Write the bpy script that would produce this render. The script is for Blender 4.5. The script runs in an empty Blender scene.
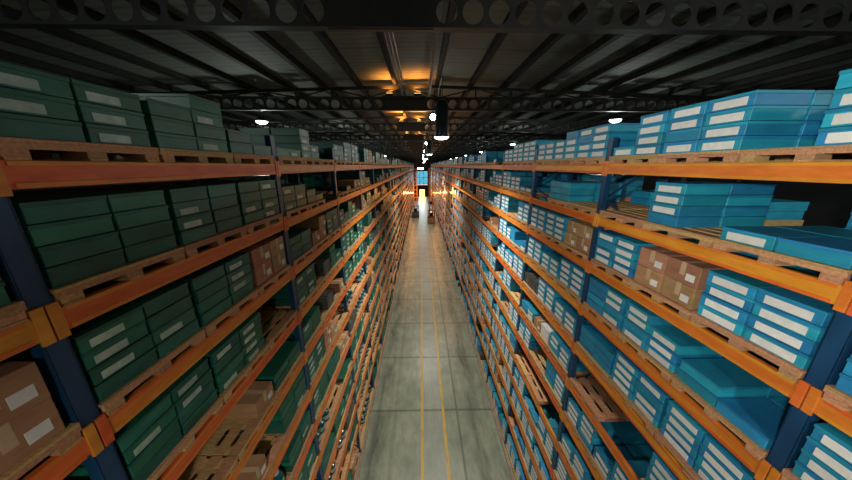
import bpy, bmesh, math, random
from mathutils import Vector, Matrix
PI = math.pi
scn = bpy.context.scene
C = scn.collection
rng = random.Random(11)

# ------------------------------------------------------------------ measures
CAMZ = 9.5                     # camera height above the floor
F = 264.0                      # focal length in pixels of the 852-wide frame
TILT = math.atan(74 / F)
YAW = math.atan(5 / 274)
XL, XR = -2.12, 2.92           # aisle-side faces of the two racks
PITCH = 0.83                   # shelf spacing
NLEV = 11                      # beam levels (0 = top)
BAY = 2.72
P0 = {'L': 1.36, 'R': 1.56}    # first upright in front of the camera
NB = 31
YEND = 84.6
DEPTH = 1.0
ROOF = CAMZ + 3.25
SLOPE = 0.03
TR0, TRS, NTR = 5.0, 6.5, 13   # roof trusses


def lev(k):                    # top of the beams of level k (11 = floor)
    return CAMZ + .03 - PITCH * k if k < NLEV else 0.0


# ------------------------------------------------------------------ materials
def new_mat(name):
    m = bpy.data.materials.new(name)
    m.use_nodes = True
    nt = m.node_tree
    return m, nt, nt.nodes['Principled BSDF'], nt.nodes, nt.links


def mathn(nt, op, a, b=None, clamp=False):
    n = nt.nodes.new('ShaderNodeMath'); n.operation = op; n.use_clamp = clamp
    for i, v in enumerate((a, b)):
        if v is None: continue
        if isinstance(v, (int, float)): n.inputs[i].default_value = v
        else: nt.links.new(v, n.inputs[i])
    return n.outputs[0]


def mixc(nt, fac, a, b, mode='MIX'):
    n = nt.nodes.new('ShaderNodeMix'); n.data_type = 'RGBA'; n.blend_type = mode
    for idx, v in ((0, fac), (6, a), (7, b)):
        if isinstance(v, (int, float)): n.inputs[idx].default_value = v
        elif isinstance(v, tuple): n.inputs[idx].default_value = (*v, 1) if len(v) == 3 else v
        else: nt.links.new(v, n.inputs[idx])
    return n.outputs[2]


def noise(nt, scale, detail=4, vec=None, rough=.55):
    n = nt.nodes.new('ShaderNodeTexNoise')
    n.inputs['Scale'].default_value = scale; n.inputs['Detail'].default_value = detail
    n.inputs['Roughness'].default_value = rough
    if vec is not None: nt.links.new(vec, n.inputs['Vector'])
    return n.outputs[0]


def ramp(nt, fac, lo, hi):
    n = nt.nodes.new('ShaderNodeMapRange'); n.inputs[1].default_value = lo; n.inputs[2].default_value = hi
    nt.links.new(fac, n.inputs[0]); return n.outputs[0]


def pos(nt, scale=(1, 1, 1)):
    g = nt.nodes.new('ShaderNodeNewGeometry')
    m = nt.nodes.new('ShaderNodeMapping'); m.inputs['Scale'].default_value = scale
    nt.links.new(g.outputs['Position'], m.inputs[0]); return m.outputs[0]


def worn(name, c1, c2, rough=.5, scale=6, stretch=(1, 1, 1), vary=0.0, metal=0.0, bump=0.0, spec=.5):
    """A colour broken up by noise, with a shade of its own for every object or loose piece."""
    m, nt, b, N, L = new_mat(name)
    v = pos(nt, stretch)
    f = ramp(nt, noise(nt, scale, 5, v), .35, .68)
    col = mixc(nt, f, c1, c2)
    if vary:
        g = nt.nodes.new('ShaderNodeNewGeometry'); oi = nt.nodes.new('ShaderNodeObjectInfo')
        r = mathn(nt, 'FRACT', mathn(nt, 'ADD', g.outputs['Random Per Island'], oi.outputs['Random']))
        hs = nt.nodes.new('ShaderNodeHueSaturation')
        L.new(mathn(nt, 'ADD', mathn(nt, 'MULTIPLY', r, vary), 1 - vary * .6), hs.inputs['Value'])
        r2 = mathn(nt, 'FRACT', mathn(nt, 'MULTIPLY', r, 7.3))
        L.new(mathn(nt, 'ADD', mathn(nt, 'MULTIPLY', r2, .05), .475), hs.inputs['Hue'])
        L.new(col, hs.inputs['Color']); col = hs.outputs[0]
    L.new(col, b.inputs['Base Color'])
    b.inputs['Roughness'].default_value = rough; b.inputs['Metallic'].default_value = metal
    b.inputs['Specular IOR Level'].default_value = spec
    if bump:
        bn = nt.nodes.new('ShaderNodeBump'); bn.inputs['Strength'].default_value = bump; bn.inputs['Distance'].default_value = .01
        L.new(noise(nt, scale * 6, 3, v), bn.inputs['Height']); L.new(bn.outputs[0], b.inputs['Normal'])
    return m


def emis(name, col, s):
    m, nt, b, N, L = new_mat(name)
    b.inputs['Base Color'].default_value = (*col, 1)
    b.inputs['Emission Color'].default_value = (*col, 1); b.inputs['Emission Strength'].default_value = s
    return m


M = {}
M['blue'] = worn('blue_carton', (.016, .265, .44), (.024, .34, .54), .5, 5, (1, 1, 3), .45)
M['blue_lid'] = worn('blue_carton_lid', (.012, .215, .375), (.020, .285, .47), .5, 5, (1, 1, 3), .4)
M['green'] = worn('green_carton', (.007, .11, .070), (.014, .165, .11), .42, 5, (1, 1, 3), .55)
M['green_lid'] = worn('green_carton_lid', (.006, .09, .058), (.012, .135, .092), .42, 5, (1, 1, 3), .5)
M['paper'] = worn('white_paper', (.72, .74, .70), (.84, .83, .76), .6, 14, vary=.2)
M['paper_dim'] = worn('grey_green_paper', (.32, .46, .38), (.55, .66, .55), .4, 14, vary=.5)
M['kraft'] = worn('kraft_board', (.36, .19, .09), (.47, .27, .13), .75, 4, (1, 1, 4), .3)
M['tape'] = worn('packing_tape', (.50, .36, .2), (.58, .42, .25), .35, 8)
M['wood'] = worn('pallet_wood', (.46, .24, .10), (.64, .38, .18), .8, 9, (1, 6, 6), .35, bump=.3)
M['orange'] = worn('orange_paint', (.68, .185, .02), (.82, .26, .035), .42, 7, (1, .6, 2), .15)
M['scuff'] = worn('scuffed_paint', (.65, .40, .25), (.7, .5, .35), .5, 9)
M['post'] = worn('blue_paint', (.006, .045, .11), (.010, .065, .16), .42, 6, (2, 2, .5))
M['steel'] = worn('dark_steel', (.014, .014, .014), (.026, .025, .023), .6, 5)
M['purlin'] = worn('black_purlin_and_shadow', (.010, .010, .009), (.016, .015, .014), .8, 4, spec=.2)
M['cable'] = worn('black_cable', (.008, .008, .008), (.015, .015, .014), .5, 9)
M['pipe'] = worn('pipe_paint', (.05, .045, .04), (.08, .07, .06), .4, 5)
M['black'] = worn('black_plastic', (.006, .006, .006), (.014, .014, .015), .35, 7)
M['shade'] = worn('black_shade', (.008, .012, .012), (.014, .02, .02), .3, 7)
M['canister'] = worn('dark_canister', (.008, .06, .055), (.015, .11, .10), .2, 6, vary=.6)
M['cap'] = worn('pale_cap', (.25, .42, .40), (.4, .55, .5), .3, 6, vary=.5)
M['greybox'] = worn('grey_wrap', (.05, .055, .05), (.11, .115, .10), .35, 6, vary=.5)
M['white'] = worn('white_board', (.72, .72, .70), (.8, .8, .78), .6, 6)
M['lamp'] = emis('lamp_glass', (1, .93, .82), 14)
M['bulb'] = emis('bulb_glass', (.93, 1, .93), 30)
M['side_lamp'] = emis('side_lamp_glass', (.85, 1, .97), 9)
M['amber'] = emis('amber_glint_glass', (1, .42, .08), 12)
M['amber_dim'] = emis('amber_lens', (1, .5, .1), 9)
M['head'] = worn('headlamp_glass', (.3, .05, .03), (.4, .08, .05), .2, 5)
M['sky'] = None
M['truck'] = worn('truck_orange', (.5, .16, .03), (.62, .22, .05), .4, 5)
M['truck_grey'] = worn('truck_grey', (.05, .055, .06), (.10, .105, .11), .5, 5)
M['truck_tan'] = worn('truck_tan', (.30, .2, .12), (.4, .27, .16), .5, 5)
M['truck_blue'] = worn('truck_blue_grey', (.05, .08, .11), (.08, .12, .16), .5, 5)
M['rubber'] = worn('rubber', (.01, .01, .01), (.02, .02, .02), .8, 9)
M['rail'] = worn('rail_paint', (.24, .16, .10), (.34, .25, .17), .55, 5)
M['wall'] = worn('dark_wall_sheet', (.015, .017, .017), (.024, .025, .024), .9, 2)

# corrugated roof sheet
m, nt, b, N, L = new_mat('roof_sheet')
v = pos(nt, (1, 1, 1))
f = ramp(nt, noise(nt, .5, 4, v), .3, .7)
colr = mixc(nt, f, (.095, .105, .09), (.135, .145, .12))
sx = nt.nodes.new('ShaderNodeSeparateXYZ'); L.new(v, sx.inputs[0])
seam = mathn(nt, 'LESS_THAN', mathn(nt, 'FRACT', mathn(nt, 'DIVIDE', sx.outputs[1], 1.08)), .03)
colr = mixc(nt, seam, colr, (.07, .07, .062))
L.new(colr, b.inputs['Base Color']); b.inputs['Roughness'].default_value = .8
w = mathn(nt, 'SINE', mathn(nt, 'MULTIPLY', sx.outputs[1], 2 * PI / .27))
bn = nt.nodes.new('ShaderNodeBump'); bn.inputs['Strength'].default_value = .15; bn.inputs['Distance'].default_value = .02
L.new(w, bn.inputs['Height']); L.new(bn.outputs[0], b.inputs['Normal'])
M['roof'] = m

# concrete floor with saw-cut joints, wheel tracks, grime and a painted lamp reflection
m, nt, b, N, L = new_mat('floor_concrete')
v = pos(nt)
sx = nt.nodes.new('ShaderNodeSeparateXYZ'); L.new(v, sx.inputs[0])
X, Y = sx.outputs[0], sx.outputs[1]
n1 = noise(nt, .9, 6, v, .62); n2 = noise(nt, 5, 6, pos(nt, (1, .35, 1)), .65); n3 = noise(nt, 28, 3, v)
col = mixc(nt, ramp(nt, n1, .3, .72), (.20, .255, .185), (.38, .425, .32))
col = mixc(nt, mathn(nt, 'MULTIPLY', ramp(nt, n2, .38, .72), .55), col, (.13, .15, .12))
col = mixc(nt, mathn(nt, 'MULTIPLY', ramp(nt, n3, .4, .7), .15), col, (.36, .36, .31))


def band(c, wdt, amp):
    d = mathn(nt, 'ABSOLUTE', mathn(nt, 'SUBTRACT', X, c))
    return mathn(nt, 'MULTIPLY', ramp(nt, d, wdt, wdt * .25), amp)


wob = ramp(nt, noise(nt, 1.6, 5, pos(nt, (1.5, .3, 1)), .7), .38, .62)
for c_, w_, a_ in ((-1.62, .42, .8), (2.1, .38, .75), (-1.05, .12, .35), (2.62, .25, .5)):
    col = mixc(nt, mathn(nt, 'MULTIPLY', band(c_, w_, a_), wob), col, (.055, .062, .05))
sheen_strip = ramp(nt, mathn(nt, 'ABSOLUTE', mathn(nt, 'SUBTRACT', X, .42)), .42, .36)  # paler centre strip: reflection of the lamps painted into the concrete colour
col = mixc(nt, mathn(nt, 'MULTIPLY', sheen_strip, .35), col, (.36, .39, .38))
jy = mathn(nt, 'ABSOLUTE', mathn(nt, 'SUBTRACT', mathn(nt, 'FRACT', mathn(nt, 'DIVIDE', mathn(nt, 'SUBTRACT', Y, 8.41 - 1.535 - 30.7), 3.07)), .5))
j1 = ramp(nt, jy, .024, .004)
jx = ramp(nt, mathn(nt, 'ABSOLUTE', mathn(nt, 'SUBTRACT', mathn(nt, 'ADD', X, mathn(nt, 'MULTIPLY', n1, .06)), 1.42)), .05, .02)
jj = mathn(nt, 'MAXIMUM', mathn(nt, 'MULTIPLY', j1, .6), mathn(nt, 'MULTIPLY', jx, .55))
col = mixc(nt, jj, col, (.035, .042, .035))
L.new(col, b.inputs['Base Color'])
L.new(mathn(nt, 'ADD', mathn(nt, 'MULTIPLY', n2, .24), .22), b.inputs['Roughness'])
b.inputs['Specular IOR Level'].default_value = .6
bn = nt.nodes.new('ShaderNodeBump'); bn.inputs['Strength'].default_value = .12; bn.inputs['Distance'].default_value = .02
L.new(n1, bn.inputs['Height']); L.new(bn.outputs[0], b.inputs['Normal'])
M['floor'] = m

# worn yellow floor paint
m, nt, b, N, L = new_mat('yellow_floor_paint')
v = pos(nt)
sx = nt.nodes.new('ShaderNodeSeparateXYZ'); L.new(v, sx.inputs[0])
wear = mathn(nt, 'ADD', ramp(nt, noise(nt, 7, 6, pos(nt, (1, .3, 1)), .7), .50, .68), ramp(nt, sx.outputs[1], 14, 34), True)
col = mixc(nt, mathn(nt, 'MULTIPLY', wear, .85), (.62, .40, .06), (.27, .27, .2))
L.new(col, b.inputs['Base Color']); b.inputs['Roughness'].default_value = .4
M['yellow'] = m

# daylit blue glazing at the far end
m, nt, b, N, L = new_mat('blue_daylit_glazing')
v = pos(nt)
sx = nt.nodes.new('ShaderNodeSeparateXYZ'); L.new(v, sx.inputs[0])
n1 = noise(nt, 1.2, 4, v)
col = mixc(nt, ramp(nt, n1, .3, .7), (.05, .36, .62), (.14, .55, .78))
L.new(col, b.inputs['Base Color']); L.new(col, b.inputs['Emission Color'])
b.inputs['Emission Strength'].default_value = 1.0
M['sky'] = m
M['pinkglow'] = emis('pale_daylit_sill', (.75, .55, .6), .9)
M['doorlight'] = emis('bright_doorway', (1, .55, .15), 3)


# ------------------------------------------------------------------ mesh helpers
class MB:
    def __init__(s):
        s.v, s.f, s.mi, s.mats = [], [], [], []

    def slot(s, mat):
        if mat not in s.mats: s.mats.append(mat)
        return s.mats.index(mat)

    def box(s, x0, x1, y0, y1, z0, z1, mat):
        k = s.slot(mat); n = len(s.v)
        s.v += [(x0, y0, z0), (x1, y0, z0), (x1, y1, z0), (x0, y1, z0), (x0, y0, z1), (x1, y0, z1), (x1, y1, z1), (x0, y1, z1)]
        s.f += [(n, n+3, n+2, n+1), (n+4, n+5, n+6, n+7), (n, n+1, n+5, n+4), (n+1, n+2, n+6, n+5), (n+2, n+3, n+7, n+6), (n+3, n, n+4, n+7)]
        s.mi += [k] * 6

    def bar(s, a, b, w, h, mat):
        a, b = Vector(a), Vector(b); d = (b - a).normalized()
        up = Vector((0, 0, 1)) if abs(d.z) < .9 else Vector((0, 1, 0))
        sx_ = d.cross(up).normalized(); sy = sx_.cross(d)
        k = s.slot(mat); n = len(s.v)
        for p in (a, b):
            for i, j in ((-1, -1), (1, -1), (1, 1), (-1, 1)):
                s.v.append(tuple(p + sx_ * i * w / 2 + sy * j * h / 2))
        s.f += [(n, n+1, n+2, n+3), (n+7, n+6, n+5, n+4)] + [(n+i, n+4+i, n+4+(i+1) % 4, n+(i+1) % 4) for i in range(4)]
        s.mi += [k] * 6

    def tube(s, a, b, r, mat, seg=12, r2=None, caps=True):
        a, b = Vector(a), Vector(b); d = (b - a).normalized(); r2 = r if r2 is None else r2
        up = Vector((0, 0, 1)) if abs(d.z) < .9 else Vector((0, 1, 0))
        u = d.cross(up).normalized(); w = u.cross(d)
        k = s.slot(mat); n = len(s.v)
        for p, rr in ((a, r), (b, r2)):
            for i in range(seg):
                t = 2 * PI * i / seg
                s.v.append(tuple(p + u * rr * math.cos(t) + w * rr * math.sin(t)))
        for i in range(seg):
            j = (i + 1) % seg
            s.f.append((n+i, n+j, n+seg+j, n+seg+i)); s.mi.append(k)
        if caps:
            s.f.append(tuple(n + i for i in reversed(range(seg)))); s.f.append(tuple(n + seg + i for i in range(seg))); s.mi += [k, k]

    def lathe(s, prof, mat, seg=24, c=(0, 0, 0)):
        k = s.slot(mat); n = len(s.v)
        for r, z in prof:
            for i in range(seg):
                t = 2 * PI * i / seg
                s.v.append((c[0] + r * math.cos(t), c[1] + r * math.sin(t), c[2] + z))
        for q in range(len(prof) - 1):
            for i in range(seg):
                j = (i + 1) % seg; o = n + q * seg
                s.f.append((o+i, o+j, o+seg+j, o+seg+i)); s.mi.append(k)

    def add(s, o, mat4):
        n = len(s.v)
        s.v += [tuple(mat4 @ Vector(p)) for p in o.v]
        s.f += [tuple(n + i for i in f) for f in o.f]
        mp = [s.slot(mm) for mm in o.mats]; s.mi += [mp[i] for i in o.mi]

    def mesh(s, name, bevel=0.0, smooth=False, segs=1):
        me = bpy.data.meshes.new(name)
        me.from_pydata(s.v, [], s.f)
        for mm in s.mats: me.materials.append(mm)
        me.polygons.foreach_set('material_index', s.mi)
        if bevel or smooth:
            bm = bmesh.new(); bm.from_mesh(me)
            bmesh.ops.recalc_face_normals(bm, faces=bm.faces)
            if bevel:
                bmesh.ops.bevel(bm, geom=bm.edges[:], offset=bevel, segments=segs, affect='EDGES', clamp_overlap=True)
            if smooth:
                for f in bm.faces: f.smooth = True
                for e in bm.edges:
                    if len(e.link_faces) == 2 and e.calc_face_angle(0) > .6: e.smooth = False
            bm.to_mesh(me); bm.free()
        me.update()
        return me

    def build(s, name, parent=None, loc=(0, 0, 0), rot=0, **kw):
        o = bpy.data.objects.new(name, s.mesh(name, **kw)); C.objects.link(o)
        o.parent = parent; o.location = loc; o.rotation_euler = (0, 0, rot)
        return o


def tag(o, label=None, cat=None, group=None, kind=None):
    if label: o['label'] = label
    if cat: o['category'] = cat
    if group: o['group'] = group
    if kind: o['kind'] = kind
    return o


def empty(name, loc=(0, 0, 0), rot=0):
    o = bpy.data.objects.new(name, None); C.objects.link(o); o.location = loc; o.rotation_euler = (0, 0, rot)
    o.empty_display_size = .2
    return o


def mobj(name, me, parent=None, loc=(0, 0, 0), rot=0):
    o = bpy.data.objects.new(name, me); C.objects.link(o); o.parent = parent; o.location = loc; o.rotation_euler = (0, 0, rot)
    return o


# ------------------------------------------------------------------ camera
cam = bpy.data.cameras.new('camera'); camo = bpy.data.objects.new('camera', cam); C.objects.link(camo)
cam.sensor_width = 36; cam.lens = 36 * F / 852; cam.clip_start = .05; cam.clip_end = 300
camo.location = (0, 0, CAMZ); camo.rotation_euler = (PI / 2 - TILT, 0, -YAW)
scn.camera = camo
RC = camo.rotation_euler.to_matrix().transposed()


def project(p):
    q = RC @ (Vector(p) - Vector((0, 0, CAMZ)))
    return q.x, q.y, -q.z


def shown(quad):
    """Area in pixels that a quad covers inside the frame."""
    pts = [project(p) for p in quad]
    out = []
    for i in range(len(pts)):                                # clip against the near plane
        a, b_ = pts[i], pts[(i + 1) % len(pts)]
        if a[2] > .15: out.append(a)
        if (a[2] > .15) != (b_[2] > .15):
            t = (.15 - a[2]) / (b_[2] - a[2]); out.append(tuple(a[j] + (b_[j] - a[j]) * t for j in range(3)))
    if len(out) < 3: return 0
    pl = [(426 + F * x / z, 240 - F * y / z) for x, y, z in out]
    for ax, lim, sg in ((0, 0, 1), (0, 852, -1), (1, 0, 1), (1, 480, -1)):
        nl = []
        for i in range(len(pl)):
            a, b_ = pl[i], pl[(i + 1) % len(pl)]
            ia, ib = (a[ax] - lim) * sg >= 0, (b_[ax] - lim) * sg >= 0
            if ia: nl.append(a)
            if ia != ib:
                t = (lim - a[ax]) / (b_[ax] - a[ax]); nl.append((a[0] + (b_[0] - a[0]) * t, a[1] + (b_[1] - a[1]) * t))
        pl = nl
        if len(pl) < 3: return 0
    return abs(sum(pl[i][0] * pl[(i + 1) % len(pl)][1] - pl[(i + 1) % len(pl)][0] * pl[i][1] for i in range(len(pl)))) / 2


ORD = ['first', 'second', 'third', 'fourth', 'fifth', 'sixth', 'seventh', 'eighth', 'ninth', 'tenth', 'eleventh', 'twelfth',
       'thirteenth', 'fourteenth', 'fifteenth', 'sixteenth', 'seventeenth', 'eighteenth', 'nineteenth', 'twentieth']
for q in range(1, 20): ORD.append('twenty-' + ORD[q - 1] if q < 10 else 'thirty-' + ORD[q - 10] if q > 10 else 'thirtieth')


def shelfword(k): return 'top shelf' if k == 0 else ('floor row' if k == NLEV else ORD[k] + ' shelf')


def bayword(b): return 'bay beside camera' if b < 0 else ORD[b] + ' bay'


# ------------------------------------------------------------------ setting
HW = 17.0
YB, YF = -9.0, 88.0
s = MB(); s.box(-HW, HW, YB, YF, -.2, 0, M['floor']); tag(s.build('floor'), kind='structure')
for i, (x, w_) in enumerate(((.0, .10), (.84, .10))):
    s = MB(); s.box(x - w_ / 2, x + w_ / 2, YB + .5, 70, .0005, .003, M['yellow'])
    tag(s.build('trim_%d' % (i + 1)), kind='structure')
for i, x in enumerate((XL + .09, XR - .09)):
    s = MB(); s.box(x - .03, x + .03, YB + .5, YEND - 1, .0005, .06, M['rail'])
    tag(s.build('trim_%d' % (i + 3)), kind='structure')


def roofz(x): return ROOF - SLOPE * abs(x)


s = MB()
for sg in (-1, 1):
    k = s.slot(M['roof']); n = len(s.v)
    s.v += [(0, YB, ROOF), (sg * HW, YB, roofz(HW)), (sg * HW, YF, roofz(HW)), (0, YF, ROOF),
            (0, YB, ROOF + .06), (sg * HW, YB, roofz(HW) + .06), (sg * HW, YF, roofz(HW) + .06), (0, YF, ROOF + .06)]
    s.f += [(n, n+1, n+2, n+3), (n+4, n+7, n+6, n+5), (n, n+4, n+5, n+1), (n+1, n+5, n+6, n+2), (n+2, n+6, n+7, n+3)]; s.mi += [k] * 5
ceil = tag(s.build('ceiling'), kind='structure')
px = [-.98 - 1.43 * i for i in range(11)] + [.66 + 1.32 * i for i in range(12)]
for x in px:
    s = MB(); z = roofz(x)
    s.box(x - .035, x + .035, YB, YF, z - .18, z - .022, M['purlin'])
    s.box(x - .075, x + .075, YB, YF, z - .2, z - .18, M['purlin'])  # wide black flanges take in the shadow beside each purlin
    s.box(x - .075, x + .075, YB, YF, z - .022, z - .002, M['purlin'])
    s.build('purlin', ceil)
for nm, x in (('wall_left', -HW), ('wall_right', HW)):
    s = MB(); s.box(x - .1, x + .1, YB, YF, 0, ROOF + .1, M['wall']); tag(s.build(nm), kind='structure')
s = MB(); s.box(-HW, HW, YB - .2, YB, 0, ROOF + .1, M['wall']); tag(s.build('wall_back'), kind='structure')
# far end wall with its opening and the glazing over it
WY = 86.0
DX0, DX1, DZ1 = -.55, 1.2, 2.3
WX0, WX1, WZ0, WZ1 = -1.75, 2.15, 3.5, 8.0
s = MB()
s.box(-HW, WX0, WY, WY + .2, 0, ROOF + .1, M['wall']); s.box(WX1, HW, WY, WY + .2, 0, ROOF + .1, M['wall'])
s.box(WX0, WX1, WY, WY + .2, WZ1, ROOF + .1, M['wall']); s.box(WX0, WX1, WY, WY + .2, DZ1, WZ0, M['wall'])
s.box(WX0, DX0, WY, WY + .2, 0, DZ1, M['wall']); s.box(DX1, WX1, WY, WY + .2, 0, DZ1, M['wall'])
tag(s.build('wall_front'), kind='structure')
s = MB(); s.box(WX0, WX1, WY + .08, WY + .12, WZ0 + .55, WZ1, M['sky']); s.box(WX0, WX1, WY + .08, WY + .12, WZ0, WZ0 + .55, M['pinkglow'])
win = tag(s.build('window_1'), kind='structure')
s = MB()
for x in (WX0 + .05, -.45, .85, WX1 - .05): s.box(x - .05, x + .05, WY - .02, WY + .07, WZ0, WZ1, M['steel'])
for z in (WZ0 + .05, WZ0 + .55, 6.0, WZ1 - .05): s.box(WX0, WX1, WY - .03, WY + .07, z - .05, z + .05, M['steel'])
s.build('window_frame', win)
s = MB(); s.box(DX0, DX1, WY + .1, WY + .14, 0, DZ1, M['doorlight'])
dr = tag(s.build('door_1'), kind='structure')
s = MB()
for x in (DX0, DX1): s.box(x - .07, x + .07, WY - .05, WY + .09, 0, DZ1 + .1, M['orange'])
s.box(DX0, DX1, WY - .05, WY + .09, DZ1 - .05, DZ1 + .25, M['steel']); s.build('door_frame', dr)

# ------------------------------------------------------------------ roof trusses
for t in range(NTR):
    y = TR0 + TRS * t
    tr = empty('roof_truss', (0, y, CAMZ + 2.12))
    tag(tr, 'dark steel roof truss with round holes in its bottom beam, %s from the camera' % ORD[t], 'roof truss', 'roof trusses across the aisle')
    z0, hh = .0, .46
    s = MB(); k = s.slot(M['steel'])
    pitch, rad, th = .42, .17, .012
    G0, G1 = -1.47, .21
    lim = 12.5
    x = G1
    cells = []
    while x < lim: cells.append(x + pitch / 2); x += pitch
    x = G0
    while x > -lim: cells.append(x - pitch / 2); x -= pitch
    for cx in cells:
        n = len(s.v); sq = []
        for i in range(16):
            a = 2 * PI * i / 16; ca, sa = math.cos(a), math.sin(a); mm = max(abs(ca), abs(sa))
            sq.append((ca / mm * pitch / 2, sa / mm * hh / 2, ca * rad, sa * rad))
        for yy in (-th, th):
            for a_, b_, c_, d_ in sq: s.v.append((cx + a_, yy, z0 + hh / 2 + b_))
            for a_, b_, c_, d_ in sq: s.v.append((cx + c_, yy, z0 + hh / 2 + d_))
        for i in range(16):
            j = (i + 1) % 16
            s.f += [(n+i, n+j, n+16+j, n+16+i), (n+32+i, n+48+i, n+48+j, n+32+j), (n+16+i, n+16+j, n+48+j, n+48+i)]; s.mi += [k] * 3
    s.box(-HW + .1, HW - .1, -.08, .08, z0 - .012, z0 + .012, M['steel']); s.box(-HW + .1, HW - .1, -.08, .08, z0 + hh - .012, z0 + hh + .012, M['steel'])
    s.box(-HW + .1, -lim, -th, th, z0, z0 + hh, M['steel']); s.box(lim, HW - .1, -th, th, z0, z0 + hh, M['steel'])
    s.build('bottom_chord', tr)
    s = MB(); s.box(G0, G1, -.02, .02, z0 - .02, z0 + hh + .06, M['steel']); s.build('gusset_plate', tr)
    s = MB(); rz = ROOF - (CAMZ + 2.12) - .27
    for sg in (-1, 1): s.bar((0, 0, rz), (sg * (HW - .1), 0, rz - SLOPE * HW), .1, .11, M['steel'])
    s.build('top_chord', tr)
    s = MB(); xs = [-.64 + 1.4 * i for i in range(-8, 10)]
    for i, x in enumerate(xs):
        ztop = rz - SLOPE * abs(x)
        s.bar((x, 0, z0 + hh), (x, 0, ztop), .05, .05, M['steel'])
        if i % 2 and i + 1 < len(xs): s.bar((x, 0, z0 + hh), (xs[i + 1], 0, rz - SLOPE * abs(xs[i + 1])), .04, .04, M['steel'])
        if i % 2: s.bar((x, 0, z0 + hh), (xs[i - 1], 0, rz - SLOPE * abs(xs[i - 1])), .04, .04, M['steel'])
    s.build('web', tr)

# cables and pipes lying along the trusses
for i, (x, r, mt, lb, nm) in enumerate(((-.74, .018, 'cable', 'thin black cable along the roof, outermost of the bundle of three', 'cable'),
                                        (-.65, .022, 'cable', 'black cable along the roof, middle of the bundle of three', 'cable'),
                                        (-.57, .028, 'cable', 'thick black cable along the roof, innermost of the bundle of three', 'cable'),
                                        (.33, .045, 'pipe', 'thick pipe running the length of the roof over the aisle', 'roof_pipe'),
                                        (.64, .016, 'cable', 'single thin conduit running between the hanging lamps and the pipe', 'conduit'))):
    s = MB(); z = CAMZ + 2.12 + .46 + .012 + r
    s.tube((x, YB + .3, z), (x, YF - 2.2, z), r, M[mt], 8)
    tag(s.build(nm, smooth=True), lb, 'pipe' if nm == 'roof_pipe' else 'cable')

# ------------------------------------------------------------------ racks
RX = {'L': XL, 'R': XR}
SG = {'L': -1, 'R': 1}          # away from the aisle


def posty(sd, b): return P0[sd] + BAY * b


def upright(sd, yy, rack, name_parts):
    sg = SG[sd]; zt = CAMZ + .42
    s = MB()
    def post(x0):
        a, b_ = sorted((x0, x0 + sg * .012)); s.box(a, b_, yy - .05, yy + .05, 0, zt, M['post'])
        for q in (-1, 1):
            a, b_ = sorted((x0, x0 + sg * .08)); s.box(a, b_, yy + q * .05 - .004, yy + q * .05 + .004, 0, zt, M['post'])
        a, b_ = sorted((x0 - sg * .03, x0 + sg * .11)); s.box(a, b_, yy - .08, yy + .08, 0, .012, M['post'])
    x = RX[sd] + sg * .012
    post(x)
    fr = None
    if name_parts:
        fr = s.build('upright_frame', rack); s = MB()
    post(x + sg * (DEPTH - .09))
    if name_parts: s.build('rear_post', fr); s = MB()
    z = .3; k = 0
    while z < zt - .7:
        a, b_ = (x + sg * .06, x + sg * (DEPTH - .08))
        if k % 2: a, b_ = b_, a
        s.bar((a, yy, z), (b_, yy, z + .62), .03, .03, M['post'])
        z += .62; k += 1
    if name_parts: s.build('brace', fr)
    else: s.build('upright_frame', rack)


def beam_mb(sd, y0, y1, front=True):
    """One step beam; z runs down from 0."""
    s = MB(); sg = SG[sd]; x = 0 if front else 0
    a, b_ = sorted((0, sg * .045)); s.box(a, b_, y0, y1, -.148, -.0, M['orange'])
    a, b_ = sorted((-sg * .006, sg * .0)); s.box(a, b_, y0 + .03, y1 - .03, -.146, -.115, M['orange'])
    s.box(a, b_, y0 + .03, y1 - .03, -.03, -.002, M['orange'])
    for q in (y0, y1):
        a, b_ = sorted((-sg * .01, sg * .01))
        lo, hi = (q - .045, q + .01) if q == y0 else (q - .01, q + .045)
        s.box(a, b_, lo, hi, -.18, .045, M['orange'])
    return s


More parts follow.
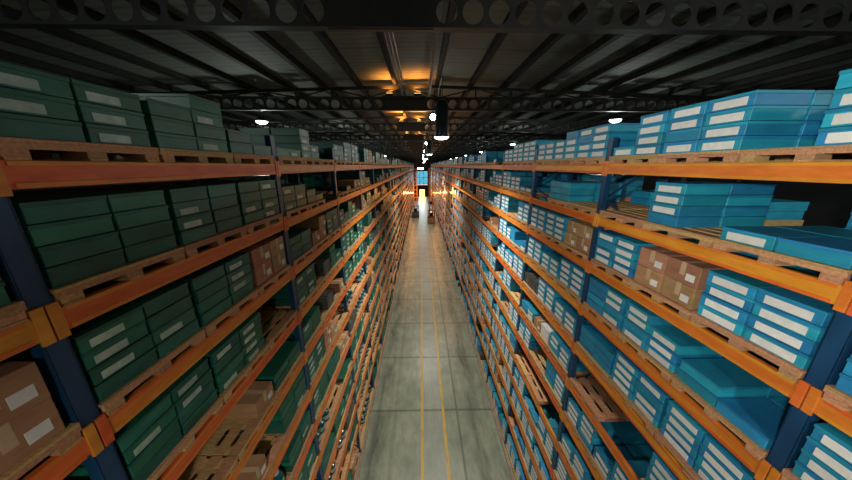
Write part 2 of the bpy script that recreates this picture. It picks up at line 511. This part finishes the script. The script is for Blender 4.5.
racks = {}
for sd in 'LR':
    sg = SG[sd]
    rk = empty('pallet_rack', (0, 0, 0)); racks[sd] = rk
    tag(rk, 'long blue and orange pallet rack of %s cartons along one side of the aisle' % ('green' if sd == 'L' else 'blue'), 'pallet rack')
    for b in range(-1, NB): upright(sd, posty(sd, b), rk, b < 8)
    beams = []
    for b in range(-1, NB - 1):
        y0, y1 = posty(sd, b) + .05, posty(sd, b + 1) - .05
        for k in range(NLEV):
            z = lev(k); x = RX[sd]
            beams.append((shown([(x, y0, z), (x, y1, z), (x, y1, z - .148), (x, y0, z - .148)]), b, k))
    beams.sort(reverse=True)
    me = beam_mb(sd, -BAY / 2 + .05, BAY / 2 - .05).mesh('load_beam', bevel=.003)
    rest = MB(); bm_ = beam_mb(sd, -BAY / 2 + .05, BAY / 2 - .05)
    for i, (ar, b, k) in enumerate(beams):
        loc = (RX[sd], posty(sd, b) + BAY / 2, lev(k))
        if i < 100: mobj('load_beam', me, rk, loc)
        else: rest.add(bm_, Matrix.Translation(loc))
    tag(rest.build('load_beam', rk), kind='stuff')
    rest = MB()
    for b in range(-1, NB - 1):
        for k in range(NLEV):
            a, c_ = sorted((RX[sd] + sg * (DEPTH - .03), RX[sd] + sg * DEPTH))
            rest.box(a, c_, posty(sd, b) + .05, posty(sd, b + 1) - .05, lev(k) - .145, lev(k), M['orange'])
    tag(rest.build('rear_beam', rk), kind='stuff')
    # the rack that stands back to back with it
    rb = empty('pallet_rack', (0, 0, 0))
    tag(rb, 'second rack standing back to back behind the %s carton rack' % ('green' if sd == 'L' else 'blue'), 'pallet rack')
    up, bmz, gd = MB(), MB(), MB()
    xa = RX[sd] + sg * (DEPTH + .22)
    for b in range(-1, NB):
        y = posty(sd, b)
        for xx in (xa, xa + sg * .9):
            a, c_ = sorted((xx, xx + sg * .08)); up.box(a, c_, y - .05, y + .05, 0, CAMZ + .3, M['post'])
    for b in range(-1, NB - 1):
        y = posty(sd, b)
        for k in range(NLEV):
            for xx in (xa, xa + sg * .95):
                a, c_ = sorted((xx, xx + sg * .04)); bmz.box(a, c_, y + .05, y + BAY - .05, lev(k) - .11, lev(k), M['orange'])
        for k in range(NLEV + 1):
            for i in range(3):
                if rng.random() < .22: continue
                yc = y + .49 + .87 * i; h = rng.choice((.25, .37, .5, .5)); hb = lev(k) + .1
                a, c_ = sorted((xa - sg * .02, xa + sg * 1.0))
                gd.box(a, c_, yc - .4, yc + .4, lev(k), hb, M['wood'])
                nl = int(h / .125)
                for l in range(nl):
                    e = rng.uniform(-.01, .01)
                    for j in (-1, 1):
                        gd.box(a + .03, c_ - .03, yc + j * .205 - .198 + e, yc + j * .205 + .198 + e, hb + l * .125, hb + l * .125 + .119,
                               M['green'] if sd == 'L' else M['blue'])
    up.build('upright_frame', rb); tag(bmz.build('load_beam', rb), kind='stuff')
    tag(gd.build('stored_cartons'), 'pallets of cartons stored on the back to back rack behind the %s cartons' % ('green' if sd == 'L' else 'blue'), 'cartons', kind='stuff')


# ------------------------------------------------------------------ stored goods: prototypes (front faces -X, base at z=0)
def carton(mat, lidmat, lab, w, h, d, lx=.27, lz=.05, ly=0.0):
    body, lid, lb = MB(), MB(), MB()
    body.box(0, d, -w / 2 + .004, w / 2 - .004, 0, h - .028, mat)
    lid.box(-.004, d + .004, -w / 2, w / 2, h - .030, h - .004, lidmat)
    if lab: lb.box(-.0055, .001, ly - lx / 2, ly + lx / 2, h * .10, h * .10 + lz, lab)
    return body, lid, lb


BW, BH, BD = .405, .125, .50
K = {}
K['blue_carton'] = dict(parts=(('paper_label', 2), ('lid', 1)), mbs=carton(M['blue'], M['blue_lid'], M['paper'], BW, BH, BD, .29, .072), w=BW, h=BH, d=BD)
K['plain_blue_carton'] = dict(parts=(('lid', 1),), mbs=carton(M['blue'], M['blue_lid'], None, BW, BH, BD), w=BW, h=BH, d=BD)
K['green_carton'] = dict(parts=(('paper_label', 2), ('lid', 1)), mbs=carton(M['green'], M['green_lid'], M['paper_dim'], BW, BH, BD, .20, .055, .05), w=BW, h=BH, d=BD)
K['plain_green_carton'] = dict(parts=(('lid', 1),), mbs=carton(M['green'], M['green_lid'], None, BW, BH, BD), w=BW, h=BH, d=BD)
# brown carton with tape
b1, t1, l1 = MB(), MB(), MB()
b1.box(0, .5, -.19, .19, 0, .24, M['kraft']); t1.box(-.002, .502, -.03, .03, .09, .242, M['tape']); l1.box(-.004, .0, -.15, -.05, .05, .13, M['paper'])
K['brown_carton'] = dict(parts=(('tape_strip', 1), ('paper_label', 2)), mbs=(b1, t1, l1), w=.38, h=.242, d=.5)
b2 = MB(); b2.box(0, .52, -.2, .2, 0, .3, M['greybox']); t2 = MB()
for q in (-.12, .12): t2.box(-.003, .523, q - .012, q + .012, -.0, .303, M['black'])
K['grey_carton'] = dict(parts=(('strap', 1),), mbs=(b2, t2), w=.4, h=.303, d=.52)
b3 = MB(); b3.box(0, .3, -.19, .19, 0, .3, M['white']); t3 = MB(); t3.box(-.004, .304, -.193, .193, .25, .304, M['white'])
K['white_carton'] = dict(parts=(('lid', 1),), mbs=(b3, t3), w=.386, h=.304, d=.3)
b4, c4, l4 = MB(), MB(), MB()
b4.lathe([(0, 0), (.095, 0), (.10, .01), (.10, .20), (.085, .235), (.045, .25), (.045, .262)], M['canister'], 16, (.11, 0, 0))
c4.lathe([(.05, .258), (.05, .29), (.045, .295), (0, .295)], M['cap'], 12, (.11, 0, 0))
l4.lathe([(.1015, .06), (.1015, .16)], M['cap'], 16, (.11, 0, 0))
K['canister'] = dict(parts=(('cap', 1), ('paper_label', 2)), mbs=(b4, c4, l4), w=.205, h=.295, d=.21)


PWD, PH = .43, .112


def pallet_mbs():
    deck, blocks = MB(), []
    for i in range(7):                                        # deck boards run along Y (the pallet's front edge)
        x = i * (1.04 / 6); deck.box(x, x + .12, -PWD, PWD, .09, .112, M['wood'])
    for y in (-.365, 0, .365): deck.box(.002, 1.158, y - .05, y + .05, .072, .09, M['wood'])
    deck.box(.001, .02, -PWD, PWD, .056, .0905, M['wood'])
    bot = MB()
    for y in (-.365, 0, .365): bot.box(0, 1.16, y - .05, y + .05, 0, .016, M['wood'])
    for x in (0, .51, 1.02):
        for y in (-.365, 0, .365):
            blocks.append((x, y))
    bl = MB(); bl.box(.003, .14, -.055, .055, .016, .072, M['wood'])
    return deck, bot, bl, blocks


PD, PBOT, PBL, PBS = pallet_mbs()
pal_all = MB()
for q in (PD, PBOT): pal_all.add(q, Matrix())
for x, y in PBS: pal_all.add(PBL, Matrix.Translation((x, y, 0)))

items = {}          # kind -> [(area, x, y, z, rot, where)]
pallets = []


def place(kind, sd, b, k, slot, dy, z, where, dx=0.0, jig=.012, yaw=1.6):
    q = K[kind]; sg = SG[sd]
    x = RX[sd] + sg * (.012 + dx + rng.uniform(0, jig))
    y = posty(sd, b) + .49 + .87 * slot + dy + rng.uniform(-.004, .004)
    rot = (0 if sd == 'R' else PI) + math.radians(rng.uniform(-yaw, yaw)) * .4
    w = q['w'] / 2
    ar = shown([(x, y - w, z), (x, y + w, z), (x, y + w, z + q['h']), (x, y - w, z + q['h'])])
    ar += .3 * shown([(x, y - w, z), (x + sg * .35, y - w, z), (x + sg * .35, y - w, z + q['h']), (x, y - w, z + q['h'])])
    if dx > .3: ar *= .15
    items.setdefault(kind, []).append((ar, x, y, z, rot, (sd, b, k, slot) + tuple(where)))


def stack_boxes(sd, b, k, slot, n0, n1, plab, back=True):
    base = 'blue_carton' if sd == 'R' else 'green_carton'
    z0 = lev(k) + .1135
    for c, n in ((0, n0), (1, n1)):
        lab_run = rng.random() < plab
        for l in range(n):
            lab = lab_run and rng.random() < (.94 if sd == 'R' else .62)
            place(base if lab else 'plain_' + base, sd, b, k, slot, (-.207, .207)[c], z0 + l * BH, (c, l))
            if back: place('plain_' + base, sd, b, k, slot, (-.207, .207)[c], z0 + l * BH, (c, l, 'rear'), dx=.53)


def fill(sd, b, k, slot, what):
    z0 = lev(k) + .1135
    if what == 'none': return
    xx = RX[sd] + SG[sd] * -.012; y = posty(sd, b) + .49 + .87 * slot
    ar = shown([(xx, y - .4, lev(k)), (xx, y + .4, lev(k)), (xx, y + .4, lev(k) + .125), (xx, y - .4, lev(k) + .125)])
    ar += .5 * shown([(xx, y - .4, lev(k) + .125), (xx, y + .4, lev(k) + .125), (xx + SG[sd] * .8, y + .4, lev(k) + .125), (xx + SG[sd] * .8, y - .4, lev(k) + .125)]) * (what == 'empty')
    pallets.append((ar, xx, y, lev(k), (sd, b, k, slot)))
    if what == 'empty': return
    if isinstance(what, tuple):
        stack_boxes(sd, b, k, slot, *what)
    elif what in ('brown', 'brown2'):
        for c in (0, 1):
            n = 2 if what == 'brown2' else rng.choice((1, 1, 2))
            if what == 'brown' and rng.random() < .2: n = 0
            for l in range(n):
                place('brown_carton', sd, b, k, slot, (-.2, .2)[c], z0 + l * .243, (c, l), yaw=6)
    elif what == 'grey':
        for c in (0, 1):
            if rng.random() < .8: place('grey_carton', sd, b, k, slot, (-.208, .208)[c], z0, (c, 0), yaw=3)
    elif what == 'cans':
        for r in range(2):
            for c in range(3):
                if rng.random() < .88: place('canister', sd, b, k, slot, (-.27 + .27 * c), z0, (c, 0, 'rear' if r else 'front'), dx=.25 * r + .02, yaw=30)
    elif what == 'white':
        place('white_carton', sd, b, k, slot, -.2, z0, (0, 0)); place('brown_carton', sd, b, k, slot, .2, z0, (1, 0))


# what the photo shows in the bays next to the camera; everything else follows the same mix
FIX = {
    ('R', 0, 0, 0): (4, 0, 1, True), ('R', 0, 0, 1): (4, 4, 1, True), ('R', 0, 0, 2): (4, 1, 1, True),
    ('R', 0, 1, 0): (1, 1, 1, True), ('R', 0, 1, 1): (0, 4, 1, True), ('R', 0, 1, 2): 'empty',
    ('R', 0, 2, 0): (4, 4, 1, True), ('R', 0, 2, 1): 'brown2', ('R', 0, 2, 2): (4, 4, 1, True),
    ('R', 0, 3, 0): (1, 2, .2, True), ('R', 0, 3, 1): (3, 4, 1, True), ('R', 0, 3, 2): (4, 4, .9, True),
    ('R', 0, 4, 0): (4, 4, 1, True), ('R', 0, 4, 1): (4, 4, 1, True), ('R', 0, 4, 2): (3, 3, 0, True),
    ('R', -1, 0, 2): (4, 4, 1, True), ('R', -1, 1, 2): (2, 2, 1, True), ('R', -1, 2, 2): (3, 3, .3, True), ('R', -1, 3, 2): (4, 4, 1, True),
    ('R', 1, 1, 0): 'empty', ('R', 1, 1, 1): (3, 3, 0, True), ('R', 1, 2, 0): 'brown2', ('R', 1, 2, 1): (4, 4, 1, True), ('R', 1, 5, 1): 'white',
    ('R', 1, 0, 0): (4, 4, 1, True), ('R', 1, 0, 1): (4, 3, 1, True), ('R', 1, 0, 2): (3, 3, .6, True),
    ('L', 0, 0, 0): (3, 3, 1, True), ('L', 0, 0, 1): (3, 4, 1, True), ('L', 0, 0, 2): (2, 1, .5, True),
    ('L', 0, 1, 0): (4, 4, 0, True), ('L', 0, 1, 1): (4, 4, .6, True), ('L', 0, 1, 2): (4, 4, 1, True),
    ('L', 0, 2, 0): (4, 4, 1, True), ('L', 0, 2, 1): (4, 4, .5, True), ('L', 0, 2, 2): 'brown2',
    ('L', 0, 3, 0): (4, 4, 1, True), ('L', 0, 3, 1): (4, 4, 1, True), ('L', 0, 3, 2): 'empty',
    ('L', 0, 4, 0): 'empty', ('L', 0, 4, 1): 'brown', ('L', 0, 4, 2): (2, 2, .5, True),
    ('L', -1, 0, 2): (1, 1, 0, True), ('L', -1, 1, 2): (3, 4, 1, True), ('L', -1, 2, 2): 'brown2', ('L', -1, 3, 2): (2, 2, .3, True),
    ('L', 1, 1, 0): (3, 3, 1, True), ('L', 1, 2, 0): (3, 3, .6, True), ('L', 1, 2, 1): 'brown',
}
FIX2 = {}
for (sd, b, k, sl), v_ in FIX.items(): FIX2[(sd, b, k, sl)] = v_
for sd in 'LR':
    for b in range(-1, NB - 1):
        for k in range(NLEV + 1):
            for slot in range(3):
                v_ = FIX2.get((sd, b, k, slot))
                if v_ is None:
                    r = rng.random()
                    full = rng.random() < .62
                    n = 4 if full else rng.choice((1, 2, 3, 3))
                    n2 = n if rng.random() < .75 else max(0, n - rng.choice((1, 1, 2)))
                    bk = b < 12
                    if sd == 'R':
                        v_ = (n, n2, .85, bk) if r < .80 else 'empty' if r < .86 else 'brown' if r < .93 else 'grey' if r < .96 else 'none'
                    elif k < 5:
                        v_ = (n, n2, .6, bk) if r < .70 else 'brown' if r < .80 else 'empty' if r < .88 else 'grey' if r < .95 else 'none'
                    else:
                        v_ = (n, n2, .6, bk) if r < .36 else 'brown' if r < .52 else 'empty' if r < .66 else 'cans' if r < .92 else 'grey'
                fill(sd, b, k, slot, v_)

WORD = {'blue_carton': 'labelled blue carton', 'plain_blue_carton': 'plain blue carton', 'green_carton': 'labelled green carton',
        'plain_green_carton': 'plain green carton', 'brown_carton': 'brown carton', 'grey_carton': 'grey strapped carton',
        'white_carton': 'white carton', 'canister': 'capped green canister'}
CATG = {'canister': 'canister'}
PW = ['near', 'middle', 'far']


def describe(kind, wh):
    sd, b, k, slot, c, l = wh[:6]
    rack = 'blue' if sd == 'R' else 'green'
    col = ('near', 'far')[c] if kind != 'canister' else ('near', 'middle', 'far')[c]
    lay = ORD[l] + ' layer'
    if kind == 'canister':
        return 'capped canister, %s row, %s one, %s pallet, %s, %s of green rack' % (wh[6], col, PW[slot], bayword(b), shelfword(k))
    if kind in ('brown_carton', 'grey_carton', 'white_carton'):
        return '%s, %s column, %s, %s pallet, %s, %s, %s rack' % (WORD[kind].replace('strapped ', ''), col, lay, PW[slot], bayword(b), shelfword(k), rack)
    if len(wh) > 6: col = 'rear ' + col
    return '%s, %s column, %s, %s pallet, %s, %s' % (WORD[kind], col, lay, PW[slot], bayword(b), shelfword(k))


FAMILY = [('blue cartons stacked on pallets', ('blue_carton', 'plain_blue_carton'), 300), ('green cartons stacked on pallets', ('green_carton', 'plain_green_carton'), 300),
          ('brown cartons on the racks', ('brown_carton',), 300), ('grey strapped cartons on the racks', ('grey_carton',), 300),
          ('white cartons on the racks', ('white_carton',), 300), ('canisters on the green carton rack', ('canister',), 300)]
STUFFLAB = {'blue': ('rest of the blue cartons on the rack, far off or behind the front ones', 'cartons'),
            'green': ('rest of the green cartons on the rack, far off or behind the front ones', 'cartons'),
            'brown': ('small distant brown cartons scattered over both racks', 'cartons'),
            'grey': ('small distant grey cartons scattered over both racks', 'cartons'),
            'canis': ('small distant capped canisters on the lower green rack shelves', 'canisters')}
for gname, kinds, cap_n in FAMILY:
    allr = sorted(((it, kd) for kd in kinds for it in items.get(kd, [])), key=lambda t: -t[0][0])
    rest = MB()
    meshes = {}
    for kd in kinds:
        q = K[kd]
        sm = kd == 'canister'
        meshes[kd] = [mb.mesh(kd if i == 0 else 'piece', bevel=0 if sm else (.004 if i == 0 else .002), smooth=sm) for i, mb in enumerate(q['mbs']) if mb.v]
        whole = MB()
        for mb in q['mbs']: whole.add(mb, Matrix())
        q['whole'] = whole
        q['wmesh'] = whole.mesh(kd, smooth=sm)
    cnt = 0
    for it, kd in allr:
        ar, x, y, z, rot, wh = it
        q = K[kd]
        if cnt < cap_n and ar > 1.5:
            cnt += 1
            detailed = ar > 14
            nm = kd.replace('plain_', '') if 'plain' in kd else kd
            if detailed:
                o = mobj(nm, meshes[kd][0], None, (x, y, z), rot)
                for pn, pi_ in q['parts']:
                    me = [mb for mb in q['mbs'] if mb.v]
                    mobj(pn, meshes[kd][me.index(q['mbs'][pi_])], o)
            else:
                o = mobj(nm, q['wmesh'], None, (x, y, z), rot)
            tag(o, describe(kd, wh), CATG.get(kd, 'carton'), gname)
        else:
            rest.add(q['whole'], Matrix.Translation((x, y, z)) @ Matrix.Rotation(rot, 4, 'Z'))
    if rest.v:
        key = kinds[0][:5].rstrip('_')
        lb = STUFFLAB.get(key, ('small distant items on the racks', 'goods'))
        tag(rest.build('stored_' + ('canisters' if key == 'canis' else 'cartons')), lb[0], lb[1], kind='stuff')

# pallets
pallets.sort(key=lambda t: -t[0])
deck_me, bot_me, bl_me = PD.mesh('deck', bevel=.003), PBOT.mesh('bottom_board'), PBL.mesh('block', bevel=.003)
pal_me = pal_all.mesh('wooden_pallet')
simple = MB()
simple.box(0, 1.16, -PWD, PWD, .09, .112, M['wood']); simple.box(.001, .02, -PWD, PWD, .056, .09, M['wood'])
for y in (-.365, 0, .365): simple.box(.003, 1.157, y - .062, y + .062, 0, .09, M['wood'])
rest = MB()
for i, (ar, x, y, z, wh) in enumerate(pallets):
    sd, b, k, slot = wh; rot = 0 if sd == 'R' else PI
    if i < 300:
        if i < 44:
            o = mobj('wooden_pallet', deck_me, None, (x, y, z + .0005), rot)
            mobj('bottom_board', bot_me, o)
            for bx, by in PBS: mobj('block', bl_me, o, (bx, by, 0))
        else:
            o = mobj('wooden_pallet', pal_me, None, (x, y, z + .0005), rot)
        tag(o, 'wooden pallet, %s one, %s, %s of the %s carton rack' % (PW[slot], bayword(b), shelfword(k), 'blue' if sd == 'R' else 'green'), 'pallet', 'wooden pallets on the racks')
    else:
        rest.add(simple, Matrix.Translation((x, y, z + .0005)) @ Matrix.Rotation(rot, 4, 'Z'))
tag(rest.build('distant_pallets'), 'wooden pallets far down both racks, too many to count', 'pallets', kind='stuff')


# ------------------------------------------------------------------ lamps
def light(name, kind, loc, power, col, size=.1, rot=None, parent=None, **kw):
    l = bpy.data.lights.new(name, kind); l.energy = power; l.color = col
    if kind == 'AREA': l.size = size
    else: l.shadow_soft_size = size
    for a, v_ in kw.items(): setattr(l, a, v_)
    o = bpy.data.objects.new(name, l); C.objects.link(o); o.location = loc
    if rot: o.rotation_euler = rot
    if parent: o.parent = parent
    return o


HIGHBAY = [-4.2, 9.0, 22.0, 35.0, 48.0, 61.0, 74.0]
hb_s = MB(); hb_s.lathe([(.25, 0), (.255, .03), (.21, .30), (.205, .9), (.17, 1.05), (.05, 1.1), (0, 1.1)], M['shade'], 28)
hb_s.lathe([(.235, .02), (.20, .20), (.0, .22)], M['shade'], 28)
hb_l = MB(); hb_l.lathe([(0, -.07), (.12, -.06), (.2, -.025), (.24, .018)], M['lamp'], 28)
hb_r = MB(); hb_r.tube((0, 0, 1.09), (0, 0, 1.75), .012, M['cable'], 8)
me_s, me_l, me_r = hb_s.mesh('shade', smooth=True), hb_l.mesh('lamp_glass'), hb_r.mesh('hanging_rod')
for i, y in enumerate(HIGHBAY):
    o = empty('pendant_lamp', (.66, y, CAMZ + .88))
    tag(o, 'tall black hanging lamp with glowing underside, %s' % ('behind the camera' if i == 0 else ORD[i - 1] + ' ahead of the camera'), 'lamp', 'hanging lamps over the aisle')
    mobj('shade', me_s, o); mobj('lamp_glass', me_l, o); mobj('hanging_rod', me_r, o)
    light('pendant_light', 'SPOT', (0, 0, -.12), 1800 if i else 2500, (1, .95, .86), .22, parent=o, spot_size=math.radians(126 if i else 165), spot_blend=.8)

bb = MB(); bb.lathe([(0, -.13), (.07, -.115), (.12, -.05), (.125, 0), (.09, .06), (.04, .09)], M['bulb'], 16)
bh = MB(); bh.lathe([(.045, .07), (.06, .09), (.05, .19), (0, .2)], M['black'], 14)
me_b, me_h = bb.mesh('bulb', smooth=True), bh.mesh('socket', smooth=True)
for i in range(6):
    o = empty('bare_bulb', (.50, 11.5 + 13 * i, CAMZ + 1.91) if i < 6 else (1.3, -1.5, CAMZ + 1.91))
    tag(o, 'bare glowing bulb under the roof, %s' % (ORD[i] + ' ahead of the camera' if i < 6 else 'just behind the camera'), 'lamp', 'bare bulbs under the trusses')
    mobj('bulb', me_b, o); mobj('socket', me_h, o)
    light('bulb_light', 'POINT', (0, 0, -.2), 34 if i < 6 else 200, (1, .95, .85), .09, parent=o)

sl = MB(); sl.lathe([(0, -.10), (.12, -.09), (.2, -.05), (.23, .02)], M['side_lamp'], 20)
sh = MB(); sh.lathe([(.235, .0), (.24, .03), (.14, .16), (.05, .22), (0, .22)], M['shade'], 20)
sr = MB(); sr.tube((0, 0, .2), (0, 0, .62), .01, M['cable'], 6)
me1, me2, me3 = sl.mesh('lamp_glass'), sh.mesh('shade', smooth=True), sr.mesh('hanging_rod')
for nm, x, y00, h, n in (('blue carton side', 8.25, -1.0, 1.88, 7), ('green carton side', -6.6, -1.0, 1.78, 7), ('far green carton side', -12.6, 25.0, 2.0, 4)):
    for i in range(n):
        y = y00 + 13 * i
        o = empty('aisle_lamp', (x, y, CAMZ + h))
        tag(o, 'small round ceiling lamp over the next aisle, %s, %s' % (nm, 'beside the camera' if i == 0 and y < 0 else ORD[i - (y00 < 0)] + ' ahead'), 'lamp', 'lamps over the next aisles')
        mobj('lamp_glass', me1, o); mobj('shade', me2, o)
        s_ = MB(); s_.tube((0, 0, .2), (0, 0, roofz(x) - CAMZ - h - .001), .01, M['cable'], 6); s_.build('hanging_rod', o)
        if i < 5: light('aisle_light', 'POINT', (0, 0, -.16), 230, (.9, 1, .93), .15, parent=o)

# added flood lamp, unseen behind the camera, put in to brighten the blue cartons
o = empty('added_flood_lamp', (XL + .16, -1.36, CAMZ + .36))
d = Vector((XR, 2.2, CAMZ + .35)) - o.location
o.rotation_euler = d.to_track_quat('-Z', 'Y').to_euler()
tag(o, 'added unseen flood lamp beside the camera, brightening the blue cartons', 'lamp')
s = MB(); s.box(-.16, .16, -.11, .11, .0, .09, M['black']); s.box(-.02, .02, -.02, .02, .09, .2, M['black']); s.build('housing', o, bevel=.008)
s = MB(); s.box(-.14, .14, -.09, .09, -.006, -.001, M['lamp']); s.build('lamp_glass', o)
light('added_flood_light', 'SPOT', (0, 0, -.03), 1150, (1, .97, .9), .12, parent=o, spot_size=math.radians(84), spot_blend=.9)

# amber uplighters behind the trusses
uh = MB(); uh.box(-.14, .14, -.07, .07, 0, .09, M['black'])
ul = MB(); ul.box(-.12, .12, -.055, .055, .088, .097, M['amber_dim'])
uh.box(-.14, .14, .07, .25, -.002, .012, M['black'])
me1, me2 = uh.mesh('housing', bevel=.005), ul.mesh('lens')
for t, xq in [(t, xq) for t in range(1, NTR) for xq in (-1.2, -.12)]:
    o = empty('amber_uplight', (xq, TR0 + TRS * t - .17, CAMZ + 2.12 + .475))
    tag(o, 'amber lamp lighting the roof on the %s truss, %s of the pair' % (ORD[t], 'outer' if xq < -1 else 'inner'), 'lamp', 'amber ridge lamps')
    mobj('housing', me1, o); mobj('lens', me2, o)
    light('amber_light', 'SPOT', (0, 0, .12), (110 if t == 1 else 330), (1, .34, .05), .04, (PI, 0, 0), parent=o, spot_size=math.radians(150), spot_blend=.5)

# added amber lamps on the rack beams, invented for a row of warm glints
ah = MB(); ah.lathe([(.09, 0), (.09, .03), (.07, .04)], M['black'], 12)
al = MB(); al.lathe([(.08, .035), (.085, .1), (.06, .15), (0, .16)], M['amber'], 12)
me1, me2 = ah.mesh('glint_lamp_base'), al.mesh('glint_lamp_glass', smooth=True)
for sd, ks in (('L', (4, 5, 6, 7, 8)), ('R', (3, 4, 5, 6, 7, 8))):
    for q, k in enumerate(ks):
        D = PITCH * k - .1; z = D * 274 / 27.0; y = (z - D * .27) / .963
        o = empty('added_glint_lamp', (RX[sd] - SG[sd] * .10, y, lev(k) + .01))
        tag(o, 'added amber glint lamp on the %s of the %s carton rack' % (shelfword(k), 'blue' if sd == 'R' else 'green'), 'warning lamp', 'amber glint lamps added on the racks')
        mobj('glint_lamp_base', me1, o); mobj('glint_lamp_glass', me2, o)
        br = MB(); a, c_ = sorted((0, SG[sd] * .1)); br.box(a - .03, c_ + .03, -.03, .03, -.012, .0, M['black']); br.build('bracket', o)
        light('glint_light', 'POINT', (-SG[sd] * .12, 0, .12), 150, (1, .38, .07), .06, parent=o)

# light that falls in from the far doorway and the glazing, and the lamp over it
light('doorway_light', 'AREA', (.35, WY - .3, 1.3), 220, (1, .5, .15), 2.0, (-PI / 2, 0, 0))
light('glazing_light', 'AREA', (.2, WY - .3, 5.8), 260, (.35, .75, 1), 3.4, (-PI / 2, 0, 0))
o = empty('wall_lamp', (-.1, WY - .25, CAMZ - .95))
tag(o, 'bright white bulkhead lamp over the blue glazing on the far end wall', 'lamp')
s = MB(); s.box(-.9, .9, -.0, .04, -.02, .42, M['lamp']); s.build('lamp_glass', o)
s = MB(); s.box(-.95, .95, .04, .25, -.06, .46, M['black']); s.build('housing', o)


# ------------------------------------------------------------------ the two reach trucks
def reach_truck(x, y, w, body, label, face):
    o = empty('reach_truck', (x, y, 0)); tag(o, label, 'forklift', 'reach trucks at the far end of the aisle')
    s = MB(); s.box(-w / 2, w / 2, -.1, 1.5, .12, .62, body); s.box(-w / 2 + .06, w / 2 - .06, -.25, .35, .12, .95, body)
    s.box(-w / 2 + .1, w / 2 - .1, .3, .8, .6, 1.15, M['black']); s.build('chassis', o, bevel=.05, segs=2)
    s = MB()
    for sx_ in (-1, 1):
        for yy in (.05, 1.35): s.bar((sx_ * (w / 2 - .08), yy, .6), (sx_ * (w / 2 - .14), yy, 2.25), .07, .07, M['black'])
    s.box(-w / 2 + .08, w / 2 - .08, .0, 1.42, 2.22, 2.3, M['black']); s.build('overhead_guard', o)
    s = MB(); s.box(-.25, .25, .55, .95, 1.1, 1.22, M['rubber']); s.box(-.25, .25, .95, 1.05, 1.15, 1.65, M['rubber']); s.build('operator_seat', o, bevel=.03)
    mz = 9.2
    s = MB()
    for sx_ in (-1, 1):
        s.box(sx_ * .34 - .07, sx_ * .34 + .07, 1.55, 1.75, .1, mz, M['truck']); s.box(sx_ * .25 - .04, sx_ * .25 + .04, 1.58, 1.72, .3, mz - .6, M['truck'])
    for i in range(12): s.box(-.34, .34, 1.62, 1.7, .5 + i * .76, .62 + i * .76, M['truck'])
    s.build('mast', o)
    s = MB(); s.box(-.5, .5, 1.76, 1.84, 3.0, 3.5, M['black'])
    s.build('carriage', o)
    for sx_ in (-1, 1):
        s = MB(); s.box(sx_ * .28 - .06, sx_ * .28 + .06, 1.84, 2.9, 3.0, 3.05, M['steel']); s.build('fork', o)
        s = MB(); s.box(sx_ * (w / 2 - .12) - .1, sx_ * (w / 2 - .12) + .1, 1.4, 2.9, .08, .3, body); s.build('outrigger', o, bevel=.02)
        for yy in (.35, 2.7):
            s = MB(); s.tube((sx_ * (w / 2 - .12) - .06, yy, .16), (sx_ * (w / 2 - .12) + .06, yy, .16), .16, M['rubber'], 18); s.build('wheel', o, smooth=True)
        s = MB(); s.tube((sx_ * (w / 2 - .2), -.26, .8), (sx_ * (w / 2 - .2), -.24, .8), .07, M['head'], 12); s.build('tail_lamp', o)
    return o


reach_truck(-1.10, 49.5, 1.45, M['truck_blue'], 'blue-grey reach truck with tall orange mast beside the green cartons', 1)
reach_truck(1.72, 44.5, 1.35, M['truck_tan'], 'tan reach truck with tall orange mast beside the blue cartons', 1)

# ------------------------------------------------------------------ world and view
w = bpy.data.worlds.new('world'); scn.world = w; w.use_nodes = True
w.node_tree.nodes['Background'].inputs[0].default_value = (.02, .03, .035, 1)
w.node_tree.nodes['Background'].inputs[1].default_value = .2
vs = scn.view_settings
vs.view_transform = 'Standard'; vs.look = 'None'; vs.gamma = 1; vs.use_curve_mapping = False; vs.exposure = 0.0
try:
    scn.cycles.use_denoising = True
    scn.cycles.denoiser = 'OPENIMAGEDENOISE'
    scn.cycles.max_bounces = 6; scn.cycles.diffuse_bounces = 4; scn.cycles.glossy_bounces = 3
    scn.cycles.sample_clamp_indirect = 3
except Exception:
    pass
